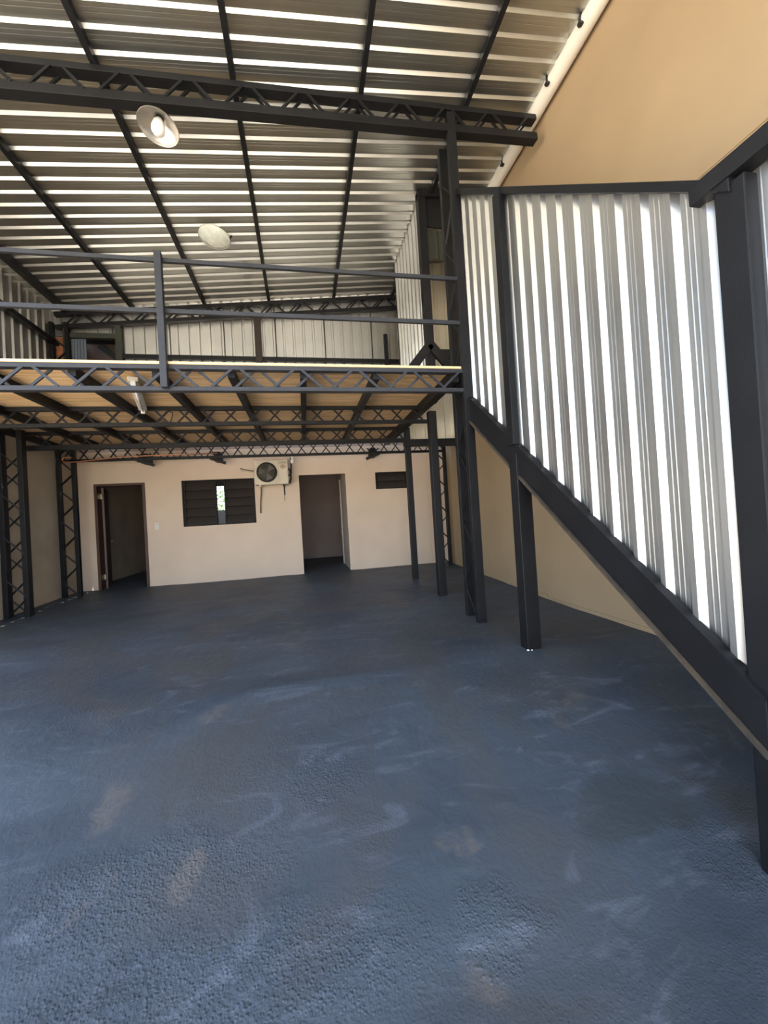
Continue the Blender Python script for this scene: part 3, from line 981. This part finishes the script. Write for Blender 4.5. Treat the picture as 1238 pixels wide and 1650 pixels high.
em.beam((ex - 0.07, 8.556, ez + 0.012), (ex, 8.556, ez + 0.052), 0.006, 0.006).beam((ex, 8.556, ez + 0.052), (ex + 0.07, 8.556, ez + 0.012), 0.006, 0.006)
em.prism([(ex - 0.02, ez), (ex, ez - 0.016), (ex + 0.02, ez), (ex, ez + 0.016)], 1, 8.553, 8.558)
em.build('emblem', 'ac_red', AC)
for x in (-0.86, -0.385):
    MB().box((x - 0.015, 8.57, 2.085), (x + 0.015, 8.90, 2.112)).box((x - 0.015, 8.88, 1.90), (x + 0.015, 8.90, 2.09)).build('wall_arm', 'rubber' if x > -0.5 else 'cream', AC)
MB().tube([(-0.86, 8.80, 2.10), (-0.865, 8.83, 1.98), (-0.885, 8.86, 1.85), (-0.90, 8.87, 1.70), (-0.905, 8.87, 1.53)], 0.013, 10).build('drain_hose', 'hose', AC)
MB().tube([(-0.40, 8.82, 2.10), (-0.40, 8.86, 1.98), (-0.397, 8.88, 1.78)], 0.006, 8).build('thin_tube', 'cream', AC)
MB().tube([(-0.96, 8.86, 2.44), (-1.05, 8.87, 2.45), (-1.17, 8.87, 2.475), (-1.28, 8.885, 2.51)], 0.010, 8).build('wall_pipe', 'hose', AC)
MB().tube([(-0.96, 8.87, 2.40), (-1.08, 8.87, 2.425), (-1.2, 8.88, 2.45), (-1.27, 8.885, 2.47)], 0.008, 8).build('wall_pipe', 'cream', AC)
MB().tube([(-0.275, 8.70, 2.45), (-0.235, 8.72, 2.42), (-0.225, 8.76, 2.25), (-0.26, 8.8, 2.15)], 0.018, 10).tube([(-0.275, 8.74, 2.3), (-0.22, 8.78, 2.35), (-0.21, 8.82, 2.55), (-0.22, 8.86, 2.7)], 0.016, 10).build('line_set', 'rubber', AC)

# copper line running along the rear truss
MB().tube([(-4.11, 8.24, 2.72), (-4.22, 8.24, 2.735), (-4.27, 8.24, 2.70), (-4.25, 8.24, 2.655), (-4.15, 8.24, 2.64), (-4.0, 8.26, 2.65), (-3.3, 8.27, 2.72), (-2.6, 8.28, 2.735), (-1.6, 8.29, 2.745)], 0.011, 10).build(
    'copper_pipe', 'copper', label='thin copper pipe running along the rear truss from the left column', cat='pipe')

# socket bulb beside the air conditioner
LB = empty('light_bulb', (-0.18, 8.55, 2.55), 'white bulb in a socket right of the air conditioner', 'light bulb')
MB().lathe((-0.18, 8.55, 2.585), [(0.0, -0.055), (0.022, -0.05), (0.036, -0.028), (0.04, 0.0), (0.034, 0.026), (0.022, 0.045), (0.018, 0.06)], 20).build('globe', 'opal', LB)
MB().lathe((-0.18, 8.55, 2.64), [(0.0, 0.0), (0.022, 0.0), (0.024, 0.05), (0.0, 0.055)], 16).build('socket', 'white', LB)

# wall switch
SW = empty('wall_switch', (-2.96, 8.895, 1.32), 'white switch plate between the brown doorway and the wide window', 'switch')
MB().box((-2.998, 8.885, 1.318), (-2.922, 8.9, 1.447)).build('plate', 'white', SW, 0.004)
MB().box((-2.975, 8.878, 1.395), (-2.945, 8.886, 1.43)).build('rocker', 'cream', SW, 0.003)
MB().box((-2.975, 8.878, 1.335), (-2.945, 8.886, 1.37)).build('rocker', 'cream', SW, 0.003)

# ---------------------------------------------------------- hanging lamps
P1 = empty('pendant_lamp', (-1.175, 4.15, 5.15), 'white dish lamp with bare bulb hanging under the front roof truss', 'lamp', 'dish lamps')
c = Vector((-1.175, 4.15, 5.27))
ax = Vector((0.10, 0.12, 1)).normalized()
MB().lathe(c, [(0.185, -0.045), (0.183, -0.036), (0.165, -0.012), (0.125, 0.025), (0.075, 0.055), (0.035, 0.075), (0.030, 0.085), (0.028, 0.083), (0.032, 0.071), (0.072, 0.051), (0.122, 0.021), (0.162, -0.016), (0.179, -0.038), (0.181, -0.047), (0.185, -0.045)], 48, ax).build('shade', 'alu', P1)
MB().lathe(c, [(0.0, -0.125), (0.035, -0.117), (0.058, -0.085), (0.062, -0.05), (0.05, 0.01), (0.028, 0.05)], 24, ax).build('bulb', 'opal', P1)
MB().lathe(c, [(0.026, 0.045), (0.03, 0.06), (0.03, 0.12), (0.02, 0.13), (0.0, 0.13)], 16, ax).build('socket', 'rubber', P1)
MB().tube([c + ax * 0.12, (-1.165, 4.17, 5.43), (-1.165, 4.19, 5.50)], 0.006, 8).build('hook', 'rubber', P1)
P2 = empty('pendant_lamp', (-1.115, 6.45, 5.72), 'pale dish lamp with a glassy cover higher up, over the mezzanine rail', 'lamp', 'dish lamps')
c = Vector((-1.115, 6.45, 5.80))
ax = Vector((0.10, 0.14, 1)).normalized()
MB().lathe(c, [(0.235, -0.02), (0.232, -0.01), (0.20, 0.015), (0.14, 0.04), (0.08, 0.055), (0.035, 0.06), (0.0, 0.06)], 48, ax).build('shade', 'enamel', P2)
MB().lathe(c, [(0.0, -0.085), (0.08, -0.08), (0.15, -0.06), (0.20, -0.035), (0.228, -0.015)], 48, ax).build('cover', 'glass_dish', P2)
MB().tube([(c + ax * 0.0) + Vector((0.225, 0.0, -0.02)), (c + ax * 0.0) + Vector((0.255, 0, 0.03))], 0.014, 8).build('catch', 'rubber', P2)
MB().tube([c + ax * 0.05, (c.x, c.y, zroof(c.x) - 0.001)], 0.010, 8).build('stem', 'rubber', P2)

# strip light under the deck
FL = empty('strip_light', (-1.86, 5.2, 2.86), 'long white strip light fixed under the plywood deck', 'lamp')
p0, p1 = Vector((-1.70, 4.62, 2.925)), Vector((-2.02, 5.78, 2.925))
MB().beam(p0, p1, 0.10, 0.05).build('housing', 'enamel', FL, 0.01)
dr = (p1 - p0).normalized()
MB().tube([p0 + dr * 0.05 + Vector((0.0, 0, -0.045)), p1 - dr * 0.05 + Vector((0, 0, -0.045))], 0.013, 12).build('tube', 'opal', FL)
for q in (p0 + dr * 0.03, p1 - dr * 0.03):
    MB().beam(q + Vector((0, 0, -0.045)) - dr * 0.02, q + Vector((0, 0, -0.045)) + dr * 0.02, 0.045, 0.05).build('end_cap', 'white', FL)
MB().tube([(-1.93, 5.80, 2.92), (-1.85, 5.80, 2.90), (-1.75, 5.79, 2.91), (-1.66, 5.79, 2.87), (-1.68, 5.79, 2.78), (-1.71, 5.79, 2.73)], 0.008, 8).build(
    'electric_cable', 'rubber', label='black cable looping from the strip light to the second truss', cat='cable')

# crumbs of plaster at the foot of the stair post
for (x, y, s_, lab) in ((1.93, 3.31, 0.014, 'larger white plaster crumb at the foot of the stair post'), (1.965, 3.305, 0.010, 'tiny white plaster crumb at the foot of the stair post')):
    MB().lathe((x, y, 0.004), [(0.0, -0.004), (s_, 0.0), (s_ * 0.8, s_ * 0.5), (0.0, s_ * 0.8)], 7).build('plaster_crumb', 'chip', label=lab, cat='plaster crumb')
